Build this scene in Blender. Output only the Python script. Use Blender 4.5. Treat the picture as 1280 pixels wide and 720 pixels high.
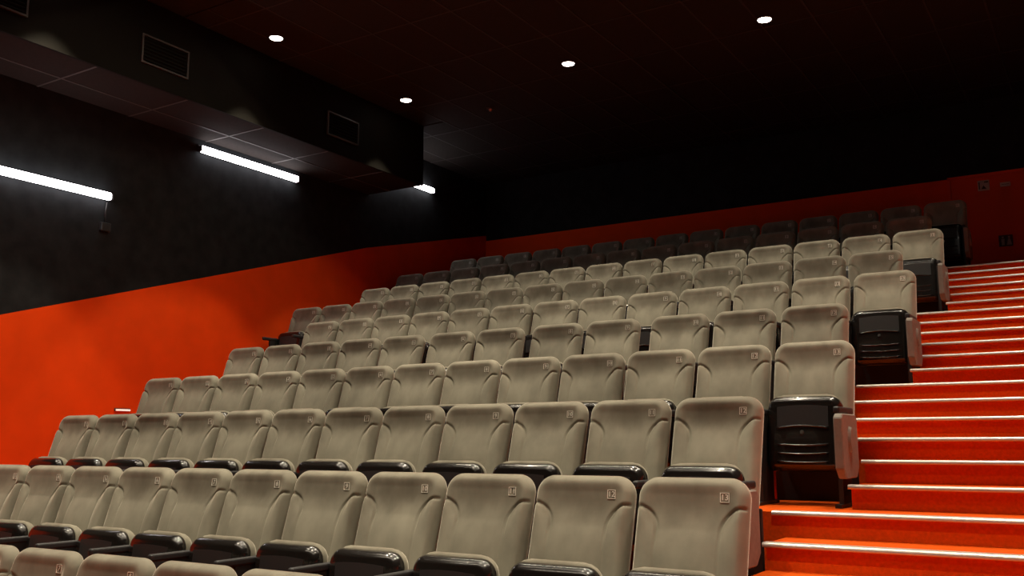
import bpy, bmesh, math, random
from mathutils import Vector, Matrix

# ---------------------------------------------------------------- set-up
U = 1.06                     # layout units -> metres (seat pitch 0.52 -> 0.55 m)
scene = bpy.context.scene
COL = scene.collection
for o in list(bpy.data.objects):
    bpy.data.objects.remove(o)
random.seed(7)

# camera ------------------------------------------------------------------
YAW, PIT, ROL, FPX = -0.5570, 0.1593, -0.0024, 1198.5
CAM = Vector((1.5542, -1.9277, 1.5291))
cam_d = bpy.data.cameras.new('camera')
cam = bpy.data.objects.new('camera', cam_d)
COL.objects.link(cam)
fw = Vector((math.sin(YAW) * math.cos(PIT), math.cos(YAW) * math.cos(PIT), math.sin(PIT)))
rt = Vector((math.cos(YAW), -math.sin(YAW), 0))
up = rt.cross(fw)
r2 = rt * math.cos(ROL) + up * math.sin(ROL)
u2 = -rt * math.sin(ROL) + up * math.cos(ROL)
m = Matrix((r2, u2, -fw)).transposed().to_4x4()
m.translation = CAM * U
cam.matrix_world = m
cam_d.sensor_width = 36.0
cam_d.lens = FPX / 1280 * 36.0
cam_d.clip_start = 0.05
cam_d.clip_end = 100
scene.camera = cam

# world and exposure --------------------------------------------------------
w = bpy.data.worlds.new('world'); scene.world = w
w.use_nodes = True
w.node_tree.nodes['Background'].inputs[0].default_value = (0.9, 0.8, 0.75, 1)
w.node_tree.nodes['Background'].inputs[1].default_value = 0.0005
vs = scene.view_settings
vs.view_transform = 'Standard'; vs.look = 'None'; vs.gamma = 1.0; vs.use_curve_mapping = False
vs.exposure = 0.0

# lights of the hall and added fill ---------------------------------------------------------
ZC = 6.20                                   # ceiling height
FILL_TROUGH = [(4.4, 175.0, 0.26), (1.6, 70.0, 0.125), (-1.5, 140.0, 0.125)]   # added fill light in unseen ceiling troughs: Y, watts, half width of the slot
TX0, TX1 = -5.3, 1.9
WARM = (1.0, 0.87, 0.67)
for ty, tw, _ in FILL_TROUGH:
    ld = bpy.data.lights.new('fill_strip', 'AREA')
    ld.shape = 'RECTANGLE'; ld.size = (TX1 - TX0) * U; ld.size_y = 0.07 * U
    ld.energy = tw; ld.color = WARM
    lo = bpy.data.objects.new('fill_strip', ld)
    lo.location = ((TX0 + TX1) / 2 * U, ty * U, (ZC + 0.15) * U)
    COL.objects.link(lo)
SPOTS = [(x, y) for y in (8.12, 5.62, 3.14, 0.68) for x in (-6.385, -3.866, -1.397, 1.07)]
SPOT_W = {8.12: 235.0, 5.62: 315.0, 3.14: 450.0, 0.68: 560.0}
SPOT_HALF = 32.0
TUBE_E = 11.0

# ---------------------------------------------------------------- materials
def mat(name, col, rough=0.6, metal=0.0, spec=0.5, sheen=0.0, noise=0.0, nscale=30.0, bump=0.0,
        bscale=200.0, emit=None, estr=0.0, coat=0.0, sheen_r=0.4):
    ma = bpy.data.materials.new(name); ma.use_nodes = True
    nt = ma.node_tree; b = nt.nodes['Principled BSDF']
    b.inputs['Base Color'].default_value = (*col, 1)
    b.inputs['Roughness'].default_value = rough
    b.inputs['Metallic'].default_value = metal
    b.inputs['Specular IOR Level'].default_value = spec
    b.inputs['Sheen Weight'].default_value = sheen
    b.inputs['Sheen Roughness'].default_value = sheen_r
    b.inputs['Coat Weight'].default_value = coat
    if emit:
        b.inputs['Emission Color'].default_value = (*emit, 1)
        b.inputs['Emission Strength'].default_value = estr
    tc = nt.nodes.new('ShaderNodeTexCoord')
    if noise:
        n = nt.nodes.new('ShaderNodeTexNoise'); n.inputs['Scale'].default_value = nscale
        n.inputs['Detail'].default_value = 5
        nt.links.new(tc.outputs['Object'], n.inputs['Vector'])
        r = nt.nodes.new('ShaderNodeValToRGB')
        r.color_ramp.elements[0].position = 0.3; r.color_ramp.elements[1].position = 0.7
        r.color_ramp.elements[0].color = (*[c * (1 - noise) for c in col], 1)
        r.color_ramp.elements[1].color = (*[min(1, c * (1 + noise)) for c in col], 1)
        nt.links.new(n.outputs['Fac'], r.inputs['Fac'])
        nt.links.new(r.outputs['Color'], b.inputs['Base Color'])
    if bump:
        n2 = nt.nodes.new('ShaderNodeTexNoise'); n2.inputs['Scale'].default_value = bscale
        n2.inputs['Detail'].default_value = 3
        nt.links.new(tc.outputs['Object'], n2.inputs['Vector'])
        bp = nt.nodes.new('ShaderNodeBump'); bp.inputs['Strength'].default_value = bump
        bp.inputs['Distance'].default_value = 0.004
        nt.links.new(n2.outputs['Fac'], bp.inputs['Height'])
        nt.links.new(bp.outputs['Normal'], b.inputs['Normal'])
    return ma

def velvet_mat():
    """grey-olive velvet; shade under the rim painted into the head area (soft patch, varies seat to seat)"""
    col = (0.255, 0.236, 0.182)
    ma = mat('grey_velvet', col, rough=0.85, spec=0.2, sheen=1.0, sheen_r=0.30, bump=0.15, bscale=350)
    nt = ma.node_tree; b = nt.nodes['Principled BSDF']
    b.inputs['Sheen Tint'].default_value = (1.0, 0.93, 0.78, 1)
    tc = nt.nodes.new('ShaderNodeTexCoord'); oi = nt.nodes.new('ShaderNodeObjectInfo')
    add = nt.nodes.new('ShaderNodeVectorMath'); add.operation = 'ADD'
    mul = nt.nodes.new('ShaderNodeVectorMath'); mul.operation = 'SCALE'
    cmb = nt.nodes.new('ShaderNodeCombineXYZ')
    for k in range(3): nt.links.new(oi.outputs['Random'], cmb.inputs[k])
    nt.links.new(cmb.outputs[0], mul.inputs[0]); mul.inputs['Scale'].default_value = 37.0
    nt.links.new(tc.outputs['Object'], add.inputs[0]); nt.links.new(mul.outputs[0], add.inputs[1])
    n = nt.nodes.new('ShaderNodeTexNoise'); n.inputs['Scale'].default_value = 7.0; n.inputs['Detail'].default_value = 4
    stretch = nt.nodes.new('ShaderNodeVectorMath'); stretch.operation = 'MULTIPLY'   # brushed nap runs up and down
    stretch.inputs[1].default_value = (1.3, 1.0, 0.9)
    nt.links.new(add.outputs[0], stretch.inputs[0]); nt.links.new(stretch.outputs[0], n.inputs['Vector'])
    # painted head shade: ellipse around (0, z=0.47)
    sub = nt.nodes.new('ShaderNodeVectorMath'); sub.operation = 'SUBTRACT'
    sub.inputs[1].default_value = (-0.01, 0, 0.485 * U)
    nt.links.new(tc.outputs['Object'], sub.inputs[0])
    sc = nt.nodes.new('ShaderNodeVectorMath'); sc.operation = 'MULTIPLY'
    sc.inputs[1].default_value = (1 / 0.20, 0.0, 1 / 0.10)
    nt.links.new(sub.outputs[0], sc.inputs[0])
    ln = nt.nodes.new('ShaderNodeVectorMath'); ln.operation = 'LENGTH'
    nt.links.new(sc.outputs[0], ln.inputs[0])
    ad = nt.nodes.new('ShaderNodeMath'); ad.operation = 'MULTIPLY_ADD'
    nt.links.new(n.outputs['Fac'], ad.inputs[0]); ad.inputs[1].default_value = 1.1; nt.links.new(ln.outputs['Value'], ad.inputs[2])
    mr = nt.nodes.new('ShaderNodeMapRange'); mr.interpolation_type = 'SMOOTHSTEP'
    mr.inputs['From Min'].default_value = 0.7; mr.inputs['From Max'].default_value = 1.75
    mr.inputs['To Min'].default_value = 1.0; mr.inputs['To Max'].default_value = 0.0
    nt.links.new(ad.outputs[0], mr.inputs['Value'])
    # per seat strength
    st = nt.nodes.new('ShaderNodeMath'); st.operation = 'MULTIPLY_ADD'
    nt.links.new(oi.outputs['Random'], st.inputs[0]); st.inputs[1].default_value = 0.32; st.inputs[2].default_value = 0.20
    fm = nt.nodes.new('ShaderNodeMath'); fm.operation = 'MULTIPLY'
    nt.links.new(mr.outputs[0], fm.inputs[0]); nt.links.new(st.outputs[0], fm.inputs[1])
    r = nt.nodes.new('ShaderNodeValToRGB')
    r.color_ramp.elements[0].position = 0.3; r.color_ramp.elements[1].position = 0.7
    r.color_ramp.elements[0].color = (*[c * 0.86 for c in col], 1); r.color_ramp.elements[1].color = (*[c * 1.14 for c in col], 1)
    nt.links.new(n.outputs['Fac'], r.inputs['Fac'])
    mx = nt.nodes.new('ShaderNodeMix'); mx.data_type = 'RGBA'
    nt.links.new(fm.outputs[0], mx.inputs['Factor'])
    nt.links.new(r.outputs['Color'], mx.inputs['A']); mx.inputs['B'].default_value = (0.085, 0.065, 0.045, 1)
    nt.links.new(mx.outputs['Result'], b.inputs['Base Color'])
    return ma

M = {
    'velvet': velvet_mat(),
    'plastic': mat('black_plastic', (0.012, 0.010, 0.009), rough=0.2, spec=0.55, coat=0.3),
    'matte': mat('matte_black_plastic', (0.020, 0.019, 0.020), rough=0.55),
    'backshell': mat('dark_back_plastic', (0.015, 0.012, 0.012), rough=0.5),
    'chrome': mat('steel_bolt', (0.5, 0.5, 0.5), rough=0.3, metal=1.0),
    'panel': mat('taupe_panel', (0.22, 0.19, 0.16), rough=0.8, noise=0.1, bump=0.1),
    'plate': mat('pale_number_print', (0.88, 0.85, 0.76), rough=0.6),
    'carpet': mat('red_carpet', (0.66, 0.085, 0.004), rough=0.95, spec=0.1, noise=0.12, nscale=60, bump=0.3, bscale=300),
    'redwall': mat('red_wall_paint', (0.84, 0.066, 0.001), rough=0.8, spec=0.15, noise=0.06, nscale=3, bump=0.1, bscale=250),
    'reddoor': mat('red_door_paint', (0.84, 0.066, 0.001), rough=0.5, spec=0.3),
    'blackwall': mat('black_wall_fabric', (0.017, 0.019, 0.020), rough=0.9, spec=0.1, noise=0.25, nscale=6, bump=0.1),
    'tile': mat('black_ceiling_tile', (0.024, 0.020, 0.018), rough=0.9, spec=0.1, noise=0.1, nscale=20, bump=0.2),
    'bar': mat('grey_ceiling_bar', (0.05, 0.045, 0.04), rough=0.6),
    'ceilbar': mat('black_ceiling_bar', (0.025, 0.022, 0.020), rough=0.8),
    'soffit': mat('dark_soffit_paint', (0.007, 0.006, 0.004), rough=0.8, spec=0.1, noise=0.1, nscale=4),
    'alu': mat('aluminium', (0.68, 0.63, 0.56), rough=0.35, metal=0.55, noise=0.05, nscale=40),
    'dark': mat('dark_metal', (0.02, 0.02, 0.02), rough=0.45),
    'frame': mat('grey_metal_frame', (0.05, 0.047, 0.042), rough=0.45),
    'tube': mat('lit_tube', (0.9, 0.9, 0.9), emit=(1.0, 0.94, 0.97), estr=TUBE_E),
    'lamp': mat('lit_downlight', (0.9, 0.9, 0.9), emit=(1.0, 0.93, 0.82), estr=14.0),
    'strip': mat('lit_marker', (0.9, 0.8, 0.7), emit=(1.0, 0.75, 0.62), estr=0.7),
    'sign': mat('pale_sign', (0.60, 0.46, 0.40), rough=0.5),
    'signdark': mat('sign_print', (0.06, 0.015, 0.012), rough=0.5),
    'signprint': mat('sign_figures', (0.42, 0.30, 0.26), rough=0.5),
}

# ---------------------------------------------------------------- helpers (layout units, scaled by U here)
def link(name, me, ma, parent=None, loc=None, rot=None, smooth=False):
    o = bpy.data.objects.new(name, me)
    if ma is not None and len(me.materials) == 0: me.materials.append(ma)
    COL.objects.link(o)
    if parent is not None: o.parent = parent
    if loc is not None: o.location = Vector(loc) * U
    if rot is not None: o.rotation_euler = rot
    if smooth:
        for p in me.polygons: p.use_smooth = True
    return o

def empty(name, loc=(0, 0, 0)):
    o = bpy.data.objects.new(name, None); COL.objects.link(o); o.location = Vector(loc) * U
    o.empty_display_size = 0.1
    return o

def tag(o, label=None, cat=None, group=None, kind=None):
    if label: o['label'] = label
    if cat: o['category'] = cat
    if group: o['group'] = group
    if kind: o['kind'] = kind
    return o

def bm_mesh(name, bm, smooth=False):
    for v in bm.verts: v.co *= U
    bmesh.ops.recalc_face_normals(bm, faces=bm.faces)
    me = bpy.data.meshes.new(name); bm.to_mesh(me); bm.free()
    if smooth:
        for p in me.polygons: p.use_smooth = True
    return me

def add_box(bm, x0, x1, y0, y1, z0, z1, bevel=0.0, seg=2):
    r = bmesh.ops.create_cube(bm, size=1.0)
    for v in r['verts']:
        v.co = Vector(((x0 + x1) / 2 + v.co.x * (x1 - x0), (y0 + y1) / 2 + v.co.y * (y1 - y0), (z0 + z1) / 2 + v.co.z * (z1 - z0)))
    if bevel:
        es = list({e for v in r['verts'] for e in v.link_edges})
        bmesh.ops.bevel(bm, geom=es, offset=bevel, segments=seg, affect='EDGES', profile=0.5)

def box_mesh(name, *a, bevel=0.0, seg=2):
    bm = bmesh.new(); add_box(bm, *a, bevel=bevel, seg=seg)
    return bm_mesh(name, bm, smooth=False)

def add_prism(bm, pts, axis, a0, a1):
    """polygon pts in the plane normal to axis, extruded a0..a1"""
    def mk(p, a):
        return {'x': (a, p[0], p[1]), 'y': (p[0], a, p[1]), 'z': (p[0], p[1], a)}[axis]
    v0 = [bm.verts.new(mk(p, a0)) for p in pts]; v1 = [bm.verts.new(mk(p, a1)) for p in pts]
    n = len(pts)
    bm.faces.new(v0); bm.faces.new(v1[::-1])
    for i in range(n): bm.faces.new((v0[i], v1[i], v1[(i + 1) % n], v0[(i + 1) % n]))

def add_cyl(bm, c, axis, r, a0, a1, n=20, r1=None, sx=1.0, sz=1.0):
    r1 = r if r1 is None else r1
    rings = []
    for a, rr in ((a0, r), (a1, r1)):
        ring = []
        for i in range(n):
            t = 2 * math.pi * i / n; p, q = rr * math.cos(t) * sx, rr * math.sin(t) * sz
            ring.append(bm.verts.new({'x': (a, c[0] + p, c[1] + q), 'y': (c[0] + p, a, c[1] + q), 'z': (c[0] + p, c[1] + q, a)}[axis]))
        rings.append(ring)
    bm.faces.new(rings[0]); bm.faces.new(rings[1][::-1])
    for i in range(n): bm.faces.new((rings[0][i], rings[1][i], rings[1][(i + 1) % n], rings[0][(i + 1) % n]))

def add_tube(bm, pts, r, n=8):
    rings = []
    for i, p in enumerate(pts):
        p = Vector(p)
        a = Vector(pts[max(0, i - 1)]); b = Vector(pts[min(len(pts) - 1, i + 1)])
        t = (b - a).normalized(); s = t.orthogonal().normalized()
        ref = Vector((0, -1, 0))
        if abs(t.dot(ref)) < 0.9: s = t.cross(ref).normalized()
        c = t.cross(s)
        rings.append([bm.verts.new(p + r * (math.cos(2 * math.pi * k / n) * s + math.sin(2 * math.pi * k / n) * c)) for k in range(n)])
    for i in range(len(rings) - 1):
        for k in range(n):
            bm.faces.new((rings[i][k], rings[i][(k + 1) % n], rings[i + 1][(k + 1) % n], rings[i + 1][k]))
    bm.faces.new(rings[0]); bm.faces.new(rings[-1][::-1])

def ss(a, b, x):
    t = max(0.0, min(1.0, (x - a) / (b - a))); return t * t * (3 - 2 * t)

def slab(W, H, rt_, rb_, front, back, nx=40, nz=44):
    """rounded slab in the x-z plane (z 0..H): front(x,z,d) and back(x,z,d) give y, d = distance to the outline"""
    def hw(z):
        if z > H - rt_:
            q = (z - (H - rt_)); return W - rt_ + math.sqrt(max(0, rt_ * rt_ - q * q))
        if z < rb_:
            q = rb_ - z; return W - rb_ + math.sqrt(max(0, rb_ * rb_ - q * q))
        return W
    def dist(x, z):
        r_ = rt_ if z > H / 2 else rb_
        ax = abs(x) - (W - r_)
        az = (z - (H - r_)) if z > H / 2 else (r_ - z)
        if ax > 0 and az > 0: return max(0.0, r_ - math.hypot(ax, az))
        return max(0.0, r_ - max(ax, az))
    def spread(k, n):
        u = k / n; return 0.5 - 0.5 * math.cos(math.pi * u) if False else (0.35 * u + 0.65 * (0.5 - 0.5 * math.cos(math.pi * u)))
    bm = bmesh.new()
    F = {}; B = {}
    for j in range(nz + 1):
        z = H * spread(j, nz); wz = hw(z)
        for i in range(nx + 1):
            x = wz * (2 * spread(i, nx) - 1)
            edge = i in (0, nx) or j in (0, nz)
            d = 0.0 if edge else dist(x, z)
            F[i, j] = bm.verts.new((x, front(x, z, d), z))
            B[i, j] = F[i, j] if edge else bm.verts.new((x, back(x, z, d), z))
    for j in range(nz):
        for i in range(nx):
            bm.faces.new((F[i, j], F[i + 1, j], F[i + 1, j + 1], F[i, j + 1]))
            bm.faces.new((B[i, j], B[i, j + 1], B[i + 1, j + 1], B[i + 1, j]))
    return bm

def rnd(d, R):
    t = min(d / R, 1.0); return math.sqrt(max(0.0, 1 - (1 - t) ** 2))

# ---------------------------------------------------------------- layout numbers from the fit
D, H, HT, YS, ST, P = 1.0884, 0.3862, 0.9875, 0.9636, 0.2631, 0.52
ROWX = [0.0, 0.0078, -0.0031, -0.0202, -0.0185, 0.028, 0.0251, -0.0155, -0.0035, -0.0035]
ROWP = [0.0, -0.0064, 0.0028, -0.0006, 0.0264, 0.0016, -0.0054, -0.0095, -0.0119, -0.0095]
ROWT = [-0.0, -0.0176, -0.0157, -0.0029, 0.0005, 0.0032, 0.0113, 0.0098, 0.0107, 0.0107]
COUNT = [9, 13, 12, 13, 12, 13, 15, 15, 15, 15]
NUM0 = [12, 13, 12, 13, 12, 13, 15, 15, 15, 15]
F0 = 0.03                                    # height of the flat floor under the front row
XW, XR, YB, YF = -7.9, 2.6, 12.35, -6.0      # left wall, right wall, back wall, front end
XA = 0.29                                    # left end of the aisle steps

def seat_pos(r, k):
    x = ROWX[r] - (0 if r % 2 else ST) - k * P * (1 + ROWP[r])
    if r == 4: x -= 0.06 * ((k >= 3) + 0.8 * (k >= 5) + 0.6 * (k >= 7))
    return x, r * D + ROWT[r] * (x + 3), (r * H if r else F0)

# ---------------------------------------------------------------- floor and stairs
fl = tag(empty('floor'), 'red carpeted floor rising in tiers towards the back wall', None, None, 'structure')
def platform(x0, x1, y0, y1, z0, z1):
    link('tier', box_mesh('tier', x0, x1, y0, y1, z0, z1), M['carpet'], fl)
platform(XW, XR, YF, D, -0.2, F0)
for r in range(1, 10):
    platform(XW, XR, r * D, ((r + 1) * D if r < 9 else YB), (r - 1) * H if r > 1 else F0 - 0.1, r * H)

stairs = tag(empty('staircase', (XA, D / 3, F0)), 'red carpeted aisle stairs with aluminium nosings beside the seat rows', 'stairs')
def nosing(parent, x0, n, ox):
    y, z = n * D / 3, n * H / 3
    bm = bmesh.new()
    # rounded angle profile in y-z: tread flange, bull nose, short front lip
    prof = [(y + 0.045, z + 0.001), (y + 0.045, z + 0.006)]
    prof += [(y - 0.014 - 0.016 * math.sin(t), z - 0.009 + 0.016 * math.cos(t)) for t in [math.radians(15 * i) for i in range(0, 9)]]
    prof += [(y - 0.002, z - 0.019), (y - 0.002, z + 0.001)]
    add_prism(bm, [(a - ox[1], b - ox[2]) for a, b in prof], 'x', x0 - ox[0], XR - 0.016 - ox[0])
    link('nosing', bm_mesh('nosing', bm), M['alu'], parent)
OX = (XA, D / 3, F0)
for n in range(1, 28):
    r, q = divmod(n, 3)
    y0, z1 = n * D / 3, n * H / 3
    if q == 0:
        # edge piece of a tier where the stairs cross it
        s = link('step', box_mesh('step', XA - OX[0], XR - 0.014 - OX[0], y0 - 0.001 - OX[1], y0 + D / 3 - OX[1], z1 - H / 3 - OX[2], z1 + 0.0008 - OX[2]), M['carpet'], stairs)
        nosing(s, -0.04, n, OX)
    else:
        base = (r * H if r else F0)
        xl = XA if r % 2 else 0.03          # the even rows end half a seat short, so the steps reach further in
        s = link('step', box_mesh('step', xl - OX[0], XR - 0.014 - OX[0], y0 - OX[1], (r + 1) * D - 0.002 - OX[1], base - OX[2], z1 - OX[2]), M['carpet'], stairs)
        nosing(s, xl - 0.012, n, OX)

# ---------------------------------------------------------------- walls
def red_line(y):
    return 2.43 + 0.3648 * (y - 3.51) if y < 9.06 else 4.455 + 0.24 * (y - 9.06)
ZT = 6.75
wl = link('wall_left', box_mesh('wall_left', XW - 0.2, XW, YF, YB + 0.2, -0.3, ZT), M['blackwall'])
tag(wl, 'black upper side wall with the tube lamps', None, None, 'structure')
bm = bmesh.new()
add_prism(bm, [(YF, -0.2), (YB, -0.2), (YB, red_line(YB)), (9.06, red_line(9.06)), (YF + 2, max(0.6, red_line(YF + 2))), (YF, 0.6)], 'x', XW - 0.01, XW + 0.012)
link('wainscot', bm_mesh('wainscot', bm), M['redwall'], wl)
wr = link('wall_right', box_mesh('wall_right', XR, XR + 0.2, YF, YB + 0.2, -0.3, ZT), M['blackwall'])
tag(wr, 'black side wall beyond the stairs', None, None, 'structure')
bm = bmesh.new()
add_prism(bm, [(YF, -0.2), (YB, -0.2), (YB, red_line(YB)), (9.06, red_line(9.06)), (YF + 2, max(0.6, red_line(YF + 2))), (YF, 0.6)], 'x', XR + 0.01, XR - 0.012)
link('wainscot', bm_mesh('wainscot', bm), M['redwall'], wr)
wb = link('wall_back', box_mesh('wall_back', XW, XR, YB, YB + 0.2, 3.2, ZT), M['blackwall'])
tag(wb, 'dim back wall, black above a red band', None, None, 'structure')
ZB = 5.14
link('wainscot', box_mesh('wainscot', XW + 0.012, -0.13, YB - 0.012, YB + 0.01, 9 * H, ZB), M['redwall'], wb)
link('wainscot', box_mesh('wainscot', 0.80, XR - 0.012, YB - 0.012, YB + 0.01, 9 * H, ZB), M['redwall'], wb)
# door in the back wall at the top of the stairs
dr = link('door_1', box_mesh('door_1', -0.115, 0.785, YB - 0.03, YB + 0.01, 9 * H + 0.005, ZB - 0.02, bevel=0.006), M['reddoor'])
tag(dr, 'red door in the back wall at the head of the stairs', None, None, 'structure')
bm = bmesh.new(); add_tube(bm, [(-0.065, YB - 0.03, 4.45), (-0.065, YB - 0.075, 4.45), (-0.065, YB - 0.075, 4.38), (0.03, YB - 0.075, 4.37)], 0.011)
link('door_handle', bm_mesh('door_handle', bm, True), M['alu'], dr)
bm = bmesh.new()
for a in ((-0.15, -0.115, ZB - 0.0, 9 * H), (0.785, 0.82, ZB, 9 * H)): add_box(bm, a[0], a[1], YB - 0.04, YB - 0.001, a[3], a[2])
add_box(bm, -0.15, 0.82, YB - 0.04, YB - 0.001, ZB - 0.02, ZB + 0.015)
link('door_frame', bm_mesh('door_frame', bm), M['reddoor'], dr)
bm = bmesh.new(); add_box(bm, -0.105, -0.095, YB - 0.038, YB - 0.028, 4.60, 4.82)
link('hinge_strip', bm_mesh('hinge_strip', bm), M['frame'], dr)

# signs on the door
def sign(name, x, z, wd, ht, plate_m, label, fig):
    o = link(name, box_mesh(name, -wd / 2, wd / 2, -0.005, 0.003, -ht / 2, ht / 2, bevel=0.002, seg=1), plate_m, None, (x, YB - 0.033, z))
    tag(o, label, 'sign')
    for (pm, pts) in fig:
        for p in pts:
            bm = bmesh.new(); add_prism(bm, p, 'y', -0.0075, -0.004)
            link('pictogram', bm_mesh('pictogram', bm), pm, o)
def disc(cx, cz, r, n=10): return [(cx + r * math.cos(2 * math.pi * i / n), cz + r * math.sin(2 * math.pi * i / n)) for i in range(n)]
def rect(x0, x1, z0, z1): return [(x0, z0), (x1, z0), (x1, z1), (x0, z1)]
sign('door_sign', 0.30, 4.985, 0.145, 0.145, M['sign'], 'square pale warning sign with dark triangle on the red door',
     [(M['signdark'], [[(-0.03, -0.05), (0.035, -0.05), (0.0, 0.0)], rect(0.01, 0.06, 0.035, 0.055), rect(-0.06, -0.045, -0.05, 0.05)])])
sign('door_sign', 0.565, 4.965, 0.125, 0.06, M['sign'], 'small pale rectangular plate high on the red door', [(M['signdark'], [rect(-0.045, 0.045, -0.003, 0.003)])])
def man(cx, sk):
    return [disc(cx, 0.045, 0.014), ([(cx - 0.02, 0.025), (cx + 0.02, 0.025), (cx + 0.016, -0.06), (cx - 0.016, -0.06)] if not sk else
            [(cx - 0.012, 0.025), (cx + 0.012, 0.025), (cx + 0.032, -0.06), (cx - 0.032, -0.06)])]
sign('door_sign', 0.515, 4.19, 0.17, 0.155, M['signdark'], 'dim pictogram sign with two standing figures low on the door',
     [(M['signprint'], man(-0.035, False)), (M['signprint'], man(0.04, True))])

# ---------------------------------------------------------------- ceiling, soffit, tiles
XS, ZS, YSE = -6.85, 5.29, 9.08
ce = tag(empty('ceiling', (0, 0, ZC)), 'black tiled ceiling with a dropped soffit along the side wall', None, None, 'structure')
def cpart(name, a, ma, bevel=0.0):
    return link(name, box_mesh(name, a[0], a[1], a[2], a[3], a[4] - ZC, a[5] - ZC, bevel=bevel, seg=1), ma, ce)
ys = [YF] + [v for t, _, hw_ in reversed(FILL_TROUGH) for v in (t - hw_, t + hw_)] + [YB]
for i in range(0, len(ys), 2):
    cpart('ceiling_slab', (XW, XR, ys[i], ys[i + 1], ZC + 0.012, ZC + 0.12), M['tile'])
for t, _, hw_ in FILL_TROUGH:
    for xa, xb in ((XW, TX0 - 0.1), (TX1 + 0.1, XR)):
        cpart('ceiling_slab', (xa, xb, t - hw_, t + hw_, ZC + 0.012, ZC + 0.12), M['tile'])
    # unseen housing that holds and cuts off the added fill light
    cpart('fill_trough_top', (TX0 - 0.1, TX1 + 0.1, t - hw_ - 0.02, t + hw_ + 0.02, ZC + 0.20, ZC + 0.23), M['dark'])
    for sg in (-1, 1):
        cpart('fill_trough_side', (TX0 - 0.1, TX1 + 0.1, t + sg * (hw_ + 0.01) - 0.01, t + sg * (hw_ + 0.01) + 0.01, ZC, ZC + 0.20), M['dark'])
        xe = TX0 - 0.1 if sg < 0 else TX1 + 0.1
        cpart('fill_trough_end', (xe - 0.02, xe + 0.02, t - hw_, t + hw_, ZC, ZC + 0.20), M['dark'])
    cpart('fill_strip_holder', (TX0, TX1, t - 0.05, t + 0.05, ZC + 0.155, ZC + 0.20), M['frame'])
cpart('soffit_face', (XS - 0.03, XS, YF, YSE, ZS, ZC), M['soffit'])
cpart('soffit_end', (XW, XS - 0.03, YSE - 0.03, YSE, ZS, ZC), M['soffit'])
cpart('soffit_core', (XW, XS - 0.03, YF, YSE - 0.03, ZS + 0.012, ZS + 0.05), M['tile'])
cpart('edge_bead', (XS - 0.028, XS + 0.004, YF, YSE + 0.004, ZS - 0.006, ZS + 0.012), M['soffit'])
TL, TWd = 1.13, 0.555
tile_cache = {}
def tile(x0, x1, y0, y1, z):
    g = 0.005
    key = (round(x1 - x0, 3), round(y1 - y0, 3))
    if key not in tile_cache:
        a, b = key
        tile_cache[key] = box_mesh('ceiling_tile', -a / 2 + g, a / 2 - g, -b / 2 + g, b / 2 - g, 0, 0.013)
    link('ceiling_tile', tile_cache[key], M['tile'], ce, ((x0 + x1) / 2, (y0 + y1) / 2, z - ZC + random.uniform(-0.0005, 0.001)))
# soffit tiles
yj = [5.94 + TL * k for k in range(-5, 3)] + [YSE - 0.03]
xs = [XW, -7.475, XS - 0.03]
for i in range(len(yj) - 1):
    for k in range(2): tile(xs[k], xs[k + 1], yj[i], yj[i + 1], ZS)
for y in yj[:-1]: cpart('grid_bar', (XW, XS - 0.03, y - 0.011, y + 0.011, ZS - 0.004, ZS + 0.004), M['bar'])
cpart('grid_bar', (-7.486, -7.464, yj[0], YSE - 0.03, ZS - 0.005, ZS + 0.003), M['bar'])
# main ceiling tiles behind the last fill trough
xj = [XW] + [-7.02 + TWd * k for k in range(-1, 18)]
yj = [4.68] + [9.52 + TL * k for k in range(-4, 3)] + [YB]
for i in range(len(yj) - 1):
    for k in range(len(xj) - 1):
        x0, x1, y0, y1 = xj[k], xj[k + 1], yj[i], yj[i + 1]
        if x1 <= XS + 0.03 and y1 <= YSE: continue
        if x0 < XS < x1 and y1 <= YSE: x0 = XS
        if x1 < XS + 0.03 and y0 < YSE < y1: y0 = YSE
        if x0 < XS < x1 and y0 < YSE < y1: y0 = YSE
        if x1 - x0 > 0.05: tile(x0, x1, y0, y1, ZC)
for x in xj[1:-1]:
    cpart('grid_bar', (x - 0.011, x + 0.011, yj[0] if x > XS else YSE, YB, ZC - 0.005, ZC + 0.003), M['ceilbar'])
for y in yj[1:-1]:
    cpart('grid_bar', (XW if y > YSE else XS, XR, y - 0.011, y + 0.011, ZC - 0.004, ZC + 0.004), M['ceilbar'])

# downlights
bm = bmesh.new()
n = 28
prof = [(0.098, -0.004), (0.098, 0.006), (0.098, 0.012), (0.076, 0.012), (0.074, -0.001), (0.086, -0.010), (0.098, -0.004)]
rings = [[bm.verts.new((a * math.cos(2 * math.pi * k / n), a * math.sin(2 * math.pi * k / n), b)) for k in range(n)] for a, b in prof[:-1]]
for i in range(len(rings)):
    A, B = rings[i], rings[(i + 1) % len(rings)]
    for k in range(n): bm.faces.new((A[k], A[(k + 1) % n], B[(k + 1) % n], B[k]))
ring_me = bm_mesh('trim_ring', bm, True)
bm = bmesh.new(); add_cyl(bm, (0, 0), 'z', 0.074, -0.006, 0.010, 28); disc_me = bm_mesh('lens', bm)
beams = {}
for y, wt in SPOT_W.items():
    spd = bpy.data.lights.new('downlight_beam', 'SPOT'); spd.energy = wt; spd.color = WARM
    spd.spot_size = math.radians(2 * SPOT_HALF); spd.spot_blend = 0.22; spd.shadow_soft_size = 0.07
    beams[y] = spd
words = {-6.385: 'beside the dropped soffit', -3.866: 'second out from the dropped soffit', -1.397: 'third out from the dropped soffit', 1.07: 'above the aisle stairs'}
rowsw = {8.12: 'line near the back wall', 5.62: 'middle line', 3.14: 'line above the front rows', 0.68: 'line ahead of the front rows'}
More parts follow.
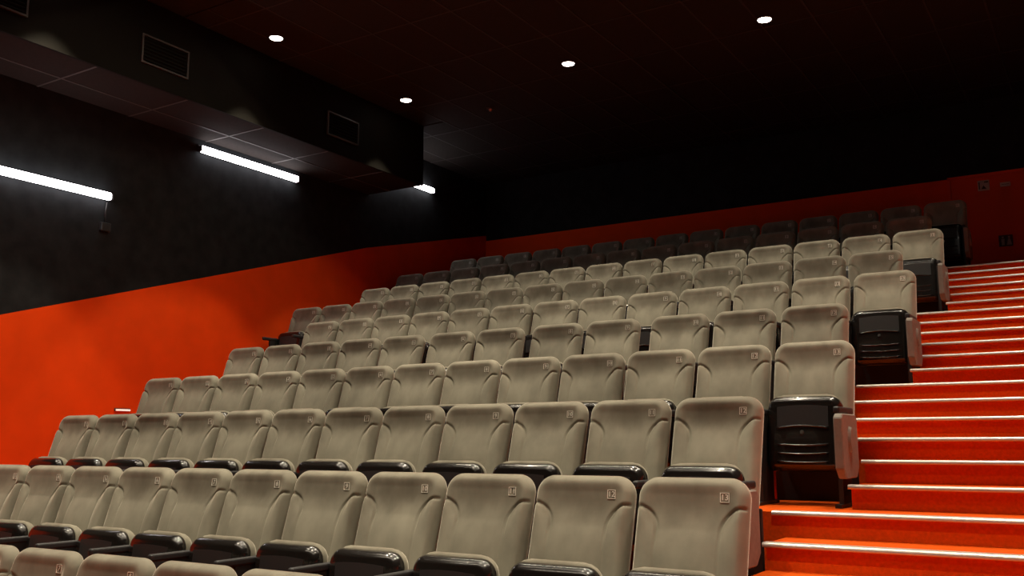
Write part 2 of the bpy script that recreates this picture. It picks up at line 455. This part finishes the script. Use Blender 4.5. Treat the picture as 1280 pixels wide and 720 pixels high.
for x, y in SPOTS:
    yy = y + (x + 3.866) * 0.024 if y > 8 else y
    g = tag(empty('downlight', (x, yy, ZC)), 'lit ceiling downlight %s, %s' % (words[x], rowsw[y]), 'downlight', 'ceiling downlights')
    link('trim_ring', ring_me, M['dark'], g); link('lens', disc_me, M['lamp'], g)
    lo = bpy.data.objects.new('downlight_beam', beams[y]); COL.objects.link(lo); lo.parent = g; lo.location = (0, 0, -0.02)

# small ceiling detector
g = tag(empty('ceiling_detector', (-5.573, 8.95, ZC)), 'tiny round detector on the black ceiling near the back wall', 'detector')
bm = bmesh.new(); add_cyl(bm, (0, 0), 'z', 0.05, -0.02, 0.0, 16, 0.055); link('base', bm_mesh('base', bm), M['dark'], g)
bm = bmesh.new(); add_cyl(bm, (0, 0), 'z', 0.018, -0.05, -0.02, 12, 0.03); link('sensor', bm_mesh('sensor', bm), M['chrome'], g)

# tube lamps on the left wall
for (y0, y1, z, lab) in ((2.92, 4.60, 4.27, 'white lit tube lamp on the black wall, lowest of three'),
                         (5.82, 7.50, 5.155, 'white lit tube lamp on the black wall just below the soffit tiles'),
                         (8.98, 10.66, 5.70, 'white lit tube lamp on the black wall past the soffit end')):
    g = tag(empty('tube_lamp', (XW, (y0 + y1) / 2, z)), lab, 'lamp', 'tube lamps along the side wall')
    L = (y1 - y0) / 2
    link('housing', box_mesh('housing', 0, 0.035, -L - 0.02, L + 0.02, -0.03, 0.055, bevel=0.005, seg=1), M['dark'], g)
    link('tube', box_mesh('tube', 0.033, 0.095, -L, L, -0.045, 0.040, bevel=0.02, seg=3), M['tube'], g)
    for s in (-1, 1):
        link('end_cap', box_mesh('end_cap', 0.03, 0.09, s * (L + 0.012) - 0.012, s * (L + 0.012) + 0.012, -0.04, 0.035, bevel=0.01, seg=1), M['dark'], g)
# junction box with cable under the lowest lamp
g = tag(empty('junction_box', (XW, 4.58, 3.92)), 'small black junction box on the wall under the lowest tube lamp', 'junction box')
link('box', box_mesh('box', 0, 0.05, -0.06, 0.06, -0.05, 0.05, bevel=0.008), M['dark'], g)
bm = bmesh.new(); add_tube(bm, [(0.015, 0, 0.05), (0.015, 0.0, 0.18), (0.015, 0.01, 0.29)], 0.008); link('cable', bm_mesh('cable', bm, True), M['dark'], g)
# small lit marker low on the red wall
g = tag(empty('marker_light', (XW + 0.012, 4.95, 1.892)), 'thin pale marker light low on the red wall', 'wall light')
link('body', box_mesh('body', 0, 0.02, -0.10, 0.10, -0.012, 0.02, bevel=0.003, seg=1), M['frame'], g)
link('lens', box_mesh('lens', 0.019, 0.032, -0.092, 0.092, -0.010, 0.010, bevel=0.003, seg=1), M['strip'], g)

# air grilles on the soffit face
for i, y1 in enumerate((2.9, 4.765, 7.61)):
    g = tag(empty('air_grille', (XS, y1 - 0.305, 5.50)), ['dark air grille on the soffit face, the one nearest the front rows', 'dark air grille on the soffit face, middle of three',
                'dark air grille on the soffit face by the soffit end'][i], 'air grille', 'air grilles on the soffit')
    bm = bmesh.new()
    for a in ((-0.305, -0.285, 0.0, 0.32), (0.285, 0.305, 0.0, 0.32), (-0.285, 0.285, 0.0, 0.018), (-0.285, 0.285, 0.302, 0.32)):
        add_box(bm, 0, 0.022, a[0], a[1], a[2], a[3])
    link('frame', bm_mesh('frame', bm), M['frame'], g)
    sl = None
    for k in range(7):
        if sl is None:
            bm = bmesh.new(); add_prism(bm, [(0.001, 0.012), (0.016, -0.006), (0.018, -0.003), (0.003, 0.015)], 'y', -0.284, 0.284); sl = bm_mesh('slat', bm)
        link('slat', sl, M['soffit'], g, (0, 0, 0.04 + 0.04 * k))

# ---------------------------------------------------------------- the seat
BH, BW, TILT = 0.60, 0.246, math.radians(-16.0)
BZ = HT - BH * math.cos(TILT) + 0.003
BY = YS - BH * math.sin(-TILT)
def sd_bolster(x, z):
    """signed distance to the bolster area (inside negative) of the side cushions"""
    inner, top, rad = 0.140, 0.468, 0.10
    # region |x| > inner, z < top with a rounded inner top corner
    a = inner - abs(x); b = z - top
    a2, b2 = a + rad, b + rad
    if a2 > 0 and b2 > 0: return math.hypot(a2, b2) - rad
    return max(a, b)
def back_front(x, z, d):
    y = -0.055 * rnd(d, 0.05)
    # the rim stands proud, the head area is scooped and the lumbar pad comes forward again
    y += 0.019 * math.exp(-((z - 0.45) / 0.095) ** 2) * ss(0.025, 0.085, d)
    y -= 0.012 * math.exp(-((z - 0.22) / 0.12) ** 2) * math.exp(-(x / 0.13) ** 2) * ss(0.0, 0.06, d)
    s = sd_bolster(x, z)
    if d > 0:
        y -= 0.010 * ss(0.012, -0.05, s) * ss(0.0, 0.03, d)
        fade = 0.30 + 0.70 * ss(0.26, 0.40, z)
        y += 0.014 * fade * math.exp(-(s / 0.0058) ** 2) * ss(0.0, 0.012, d)
    return y
def back_rear(x, z, d): return 0.035 * rnd(d, 0.035)
backrest_me = bm_mesh('backrest', slab(BW, BH, 0.088, 0.03, back_front, back_rear, 92, 108), True)
backshell_me = bm_mesh('back_shell', slab(BW - 0.012, BH - 0.03, 0.08, 0.03, lambda x, z, d: 0.0, lambda x, z, d: 0.045 * rnd(d, 0.03), 14, 16), True)

SH, SW = 0.445, 0.224
def shell_front(x, z, d):
    y = -0.052 * rnd(d, 0.050) + 0.02 * (x / SW) ** 2
    y += 0.004 * math.exp(-((d - 0.046) / 0.004) ** 2) * ss(0.25, 0.34, z)
    return y
shell_me = bm_mesh('seat_shell', slab(SW, SH, 0.075, 0.05, shell_front, lambda x, z, d: 0.02 * (x / SW) ** 2 + 0.005, 34, 40), True)
cush_me = bm_mesh('seat_cushion', slab(SW - 0.010, SH + 0.012, 0.085, 0.05, lambda x, z, d: -0.018 * rnd(d, 0.03) + 0.03 * (x / SW) ** 2 * 0.4,
                                       lambda x, z, d: 0.075 * rnd(d, 0.05), 22, 24), True)
def yface(x): return -0.052 + 0.02 * (x / SW) ** 2
# recessed-look matte panel on the shell (follows the face)
bm = bmesh.new()
nx = 10
def strip(bm, xs_, z0f, z1f, off, thick):
    fr = [[bm.verts.new((x, yface(x) - off, f(x))) for x in xs_] for f in (z0f, z1f)]
    bk = [[bm.verts.new((x, yface(x) + thick, f(x))) for x in xs_] for f in (z0f, z1f)]
    k = len(xs_)
    for i in range(k - 1):
        bm.faces.new((fr[0][i], fr[0][i + 1], fr[1][i + 1], fr[1][i]))
        bm.faces.new((bk[0][i], bk[1][i], bk[1][i + 1], bk[0][i + 1]))
        bm.faces.new((fr[0][i], bk[0][i], bk[0][i + 1], fr[0][i + 1]))
        bm.faces.new((fr[1][i], fr[1][i + 1], bk[1][i + 1], bk[1][i]))
    for i in (0, k - 1): bm.faces.new((fr[0][i], fr[1][i], bk[1][i], bk[0][i]))
xsl = [-0.150 + 0.30 * i / nx for i in range(nx + 1)]
strip(bm, xsl, lambda x: 0.262 - 0.10 * x * x, lambda x: 0.385 - 0.35 * x * x, 0.0015, 0.004)
panel_me = bm_mesh('shell_panel', bm)
def arc_bar(zc, half, bow, r):
    bm = bmesh.new()
    pts = [(half * (2 * i / 14 - 1), yface(half * (2 * i / 14 - 1)) - 0.001, zc + bow * (1 - (2 * i / 14 - 1) ** 2)) for i in range(15)]
    add_tube(bm, pts, r, 8)
    return bm_mesh('rib', bm, True)
ridge_me = arc_bar(0.250, 0.150, 0.012, 0.006)
rib_me = [arc_bar(z, 0.148, -0.008, 0.0055) for z in (0.155, 0.105, 0.055)]
bm = bmesh.new(); add_cyl(bm, (0, 0.225), 'y', 0.010, -0.062, -0.045, 16, 0.014); bolt_me = bm_mesh('bolt', bm)

arm_me = box_mesh('armrest', -0.018, 0.018, 0.38, 0.72, 0.525, 0.565, bevel=0.012, seg=3)
bm = bmesh.new()
add_box(bm, -0.013, 0.013, 0.50, 0.72, 0.02, 0.528)
add_box(bm, -0.018, 0.018, 0.42, 0.80, 0.0, 0.02)
stand_me = bm_mesh('stand', bm)
bm = bmesh.new()
add_prism(bm, [(0.30, 0.22), (0.36, 0.165), (0.60, 0.165), (0.66, 0.22), (0.66, 0.50), (0.63, 0.523), (0.33, 0.523), (0.30, 0.50)], 'x', -0.024, 0.024)
bmesh.ops.bevel(bm, geom=list(bm.edges), offset=0.006, segments=1, affect='EDGES')
end_me = bm_mesh('end_panel', bm)
bm = bmesh.new(); add_cyl(bm, (0.46, 0.38), 'x', 0.045, 0.023, 0.040, 24, 0.038, 1.0, 1.7)
oval_me = bm_mesh('oval_boss', bm)
base_me = box_mesh('base_panel', -0.248, 0.248, 0.835, 0.855, 0.012, 0.42, bevel=0.006, seg=1)
hinge_bm = bmesh.new(); add_cyl(hinge_bm, (0, 0), 'x', 0.022, -0.245, 0.245, 14); hinge_me = bm_mesh('hinge_bar', hinge_bm)

# number plates: pale square outline and digits
bm = bmesh.new()
a, t = 0.0195, 0.0022
for q in ((-a, a, -a, -a + t), (-a, a, a - t, a), (-a, -a + t, -a + t, a - t), (a - t, a, -a + t, a - t)): add_box(bm, q[0], q[1], -0.0015, 0.003, q[2], q[3])
plate_me = bm_mesh('number_plate', bm)
num_me = {}
def number_mesh(nv):
    if nv not in num_me:
        cu = bpy.data.curves.new('txt', 'FONT'); cu.body = str(nv); cu.size = 0.034 * U; cu.align_x = 'CENTER'; cu.align_y = 'CENTER'
        cu.extrude = 0.0012; cu.resolution_u = 2
        to = bpy.data.objects.new('txt', cu); COL.objects.link(to)
        dg = bpy.context.evaluated_depsgraph_get(); dg.update()
        me = bpy.data.meshes.new_from_object(to.evaluated_get(dg))
        me.name = 'seat_number'
        # text lies in x-y: stand it up facing -y
        me.transform(Matrix.Rotation(math.radians(90), 4, 'X'))
        bpy.data.objects.remove(to); bpy.data.curves.remove(cu)
        me.materials.clear(); me.materials.append(M['plate'])
        num_me[nv] = me
    return num_me[nv]

ORD = ['first', 'second', 'third', 'fourth', 'fifth', 'sixth', 'seventh', 'eighth', 'ninth', 'tenth', 'eleventh', 'twelfth', 'thirteenth', 'fourteenth', 'fifteenth']
SEATY = 0.60
def back_surf(x, z):
    rr = 0.088; ax, az = abs(x) - (BW - rr), z - (BH - rr)
    d = rr - math.hypot(ax, az) if ax > 0 and az > 0 else rr - max(ax, az)
    return back_front(x, z, d)
px, pz, e_ = 0.150, BH - 0.090, 0.014
PLATE_LOC = (px, (back_surf(px, pz + e_) + back_surf(px, pz - e_)) / 2 - 0.002, pz)
PLATE_ROT = (-math.atan((back_surf(px, pz + e_) - back_surf(px, pz - e_)) / (2 * e_)), 0, math.atan((back_surf(px + e_, pz) - back_surf(px - e_, pz)) / (2 * e_)))
SB = 0.195
def make_seat(r, k):
    x, y, z = seat_pos(r, k)
    rb = 9 - r
    rowtxt = 'back row' if rb == 0 else '%s row from the back wall' % ORD[rb]
    endtxt = 'at the aisle stairs' if k == 0 else '%s from the stairs' % ORD[k]
    g = tag(empty('cinema_seat', (x, y, z)), 'grey velvet folding cinema seat, %s, %s' % (endtxt, rowtxt), 'seat', 'grey folding cinema seats')
    g.rotation_euler = (0, 0, ROWT[r])
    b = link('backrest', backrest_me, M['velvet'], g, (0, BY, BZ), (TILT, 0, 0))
    link('back_shell', backshell_me, M['backshell'], b, (0, 0.032, 0.01))
    nv = NUM0[r] - k
    if nv > 0:
        link('number_plate', plate_me, M['plate'], b, PLATE_LOC, PLATE_ROT)
        link('seat_number', number_mesh(nv), M['plate'], b, PLATE_LOC, PLATE_ROT)
    f = random.uniform(-0.03, 0.03)
    lean = math.radians(-7.0) + f
    s = link('seat_shell', shell_me, M['plastic'], g, (0, SEATY, SB), (lean, 0, 0))
    link('shell_panel', panel_me, M['matte'], s)
    link('ridge', ridge_me, M['plastic'], s)
    for rm in rib_me: link('rib', rm, M['plastic'], s)
    link('bolt', bolt_me, M['chrome'], s)
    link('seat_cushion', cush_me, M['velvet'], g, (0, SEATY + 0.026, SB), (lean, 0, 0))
    link('base_panel', base_me, M['backshell'], g)
    link('hinge_bar', hinge_me, M['dark'], g, (0, SEATY + 0.09, SB + 0.12))
    link('armrest', arm_me, M['matte'], g, (-P / 2 + 0.0215, 0, 0))
    link('stand', stand_me, M['dark'], g, (-P / 2 + 0.0215, 0, 0))
    if k == 0:
        link('armrest', arm_me, M['matte'], g, (P / 2 - 0.012, 0, 0))
        link('stand', stand_me, M['dark'], g, (P / 2 - 0.036, 0, 0))
        e = link('end_panel', end_me, M['panel'], g, (P / 2 + 0.012, 0, 0))
        link('oval_boss', oval_me, M['panel'], e)
    return g

for r in range(10):
    for k in range(COUNT[r]):
        make_seat(r, k)
bpy.context.view_layer.update()
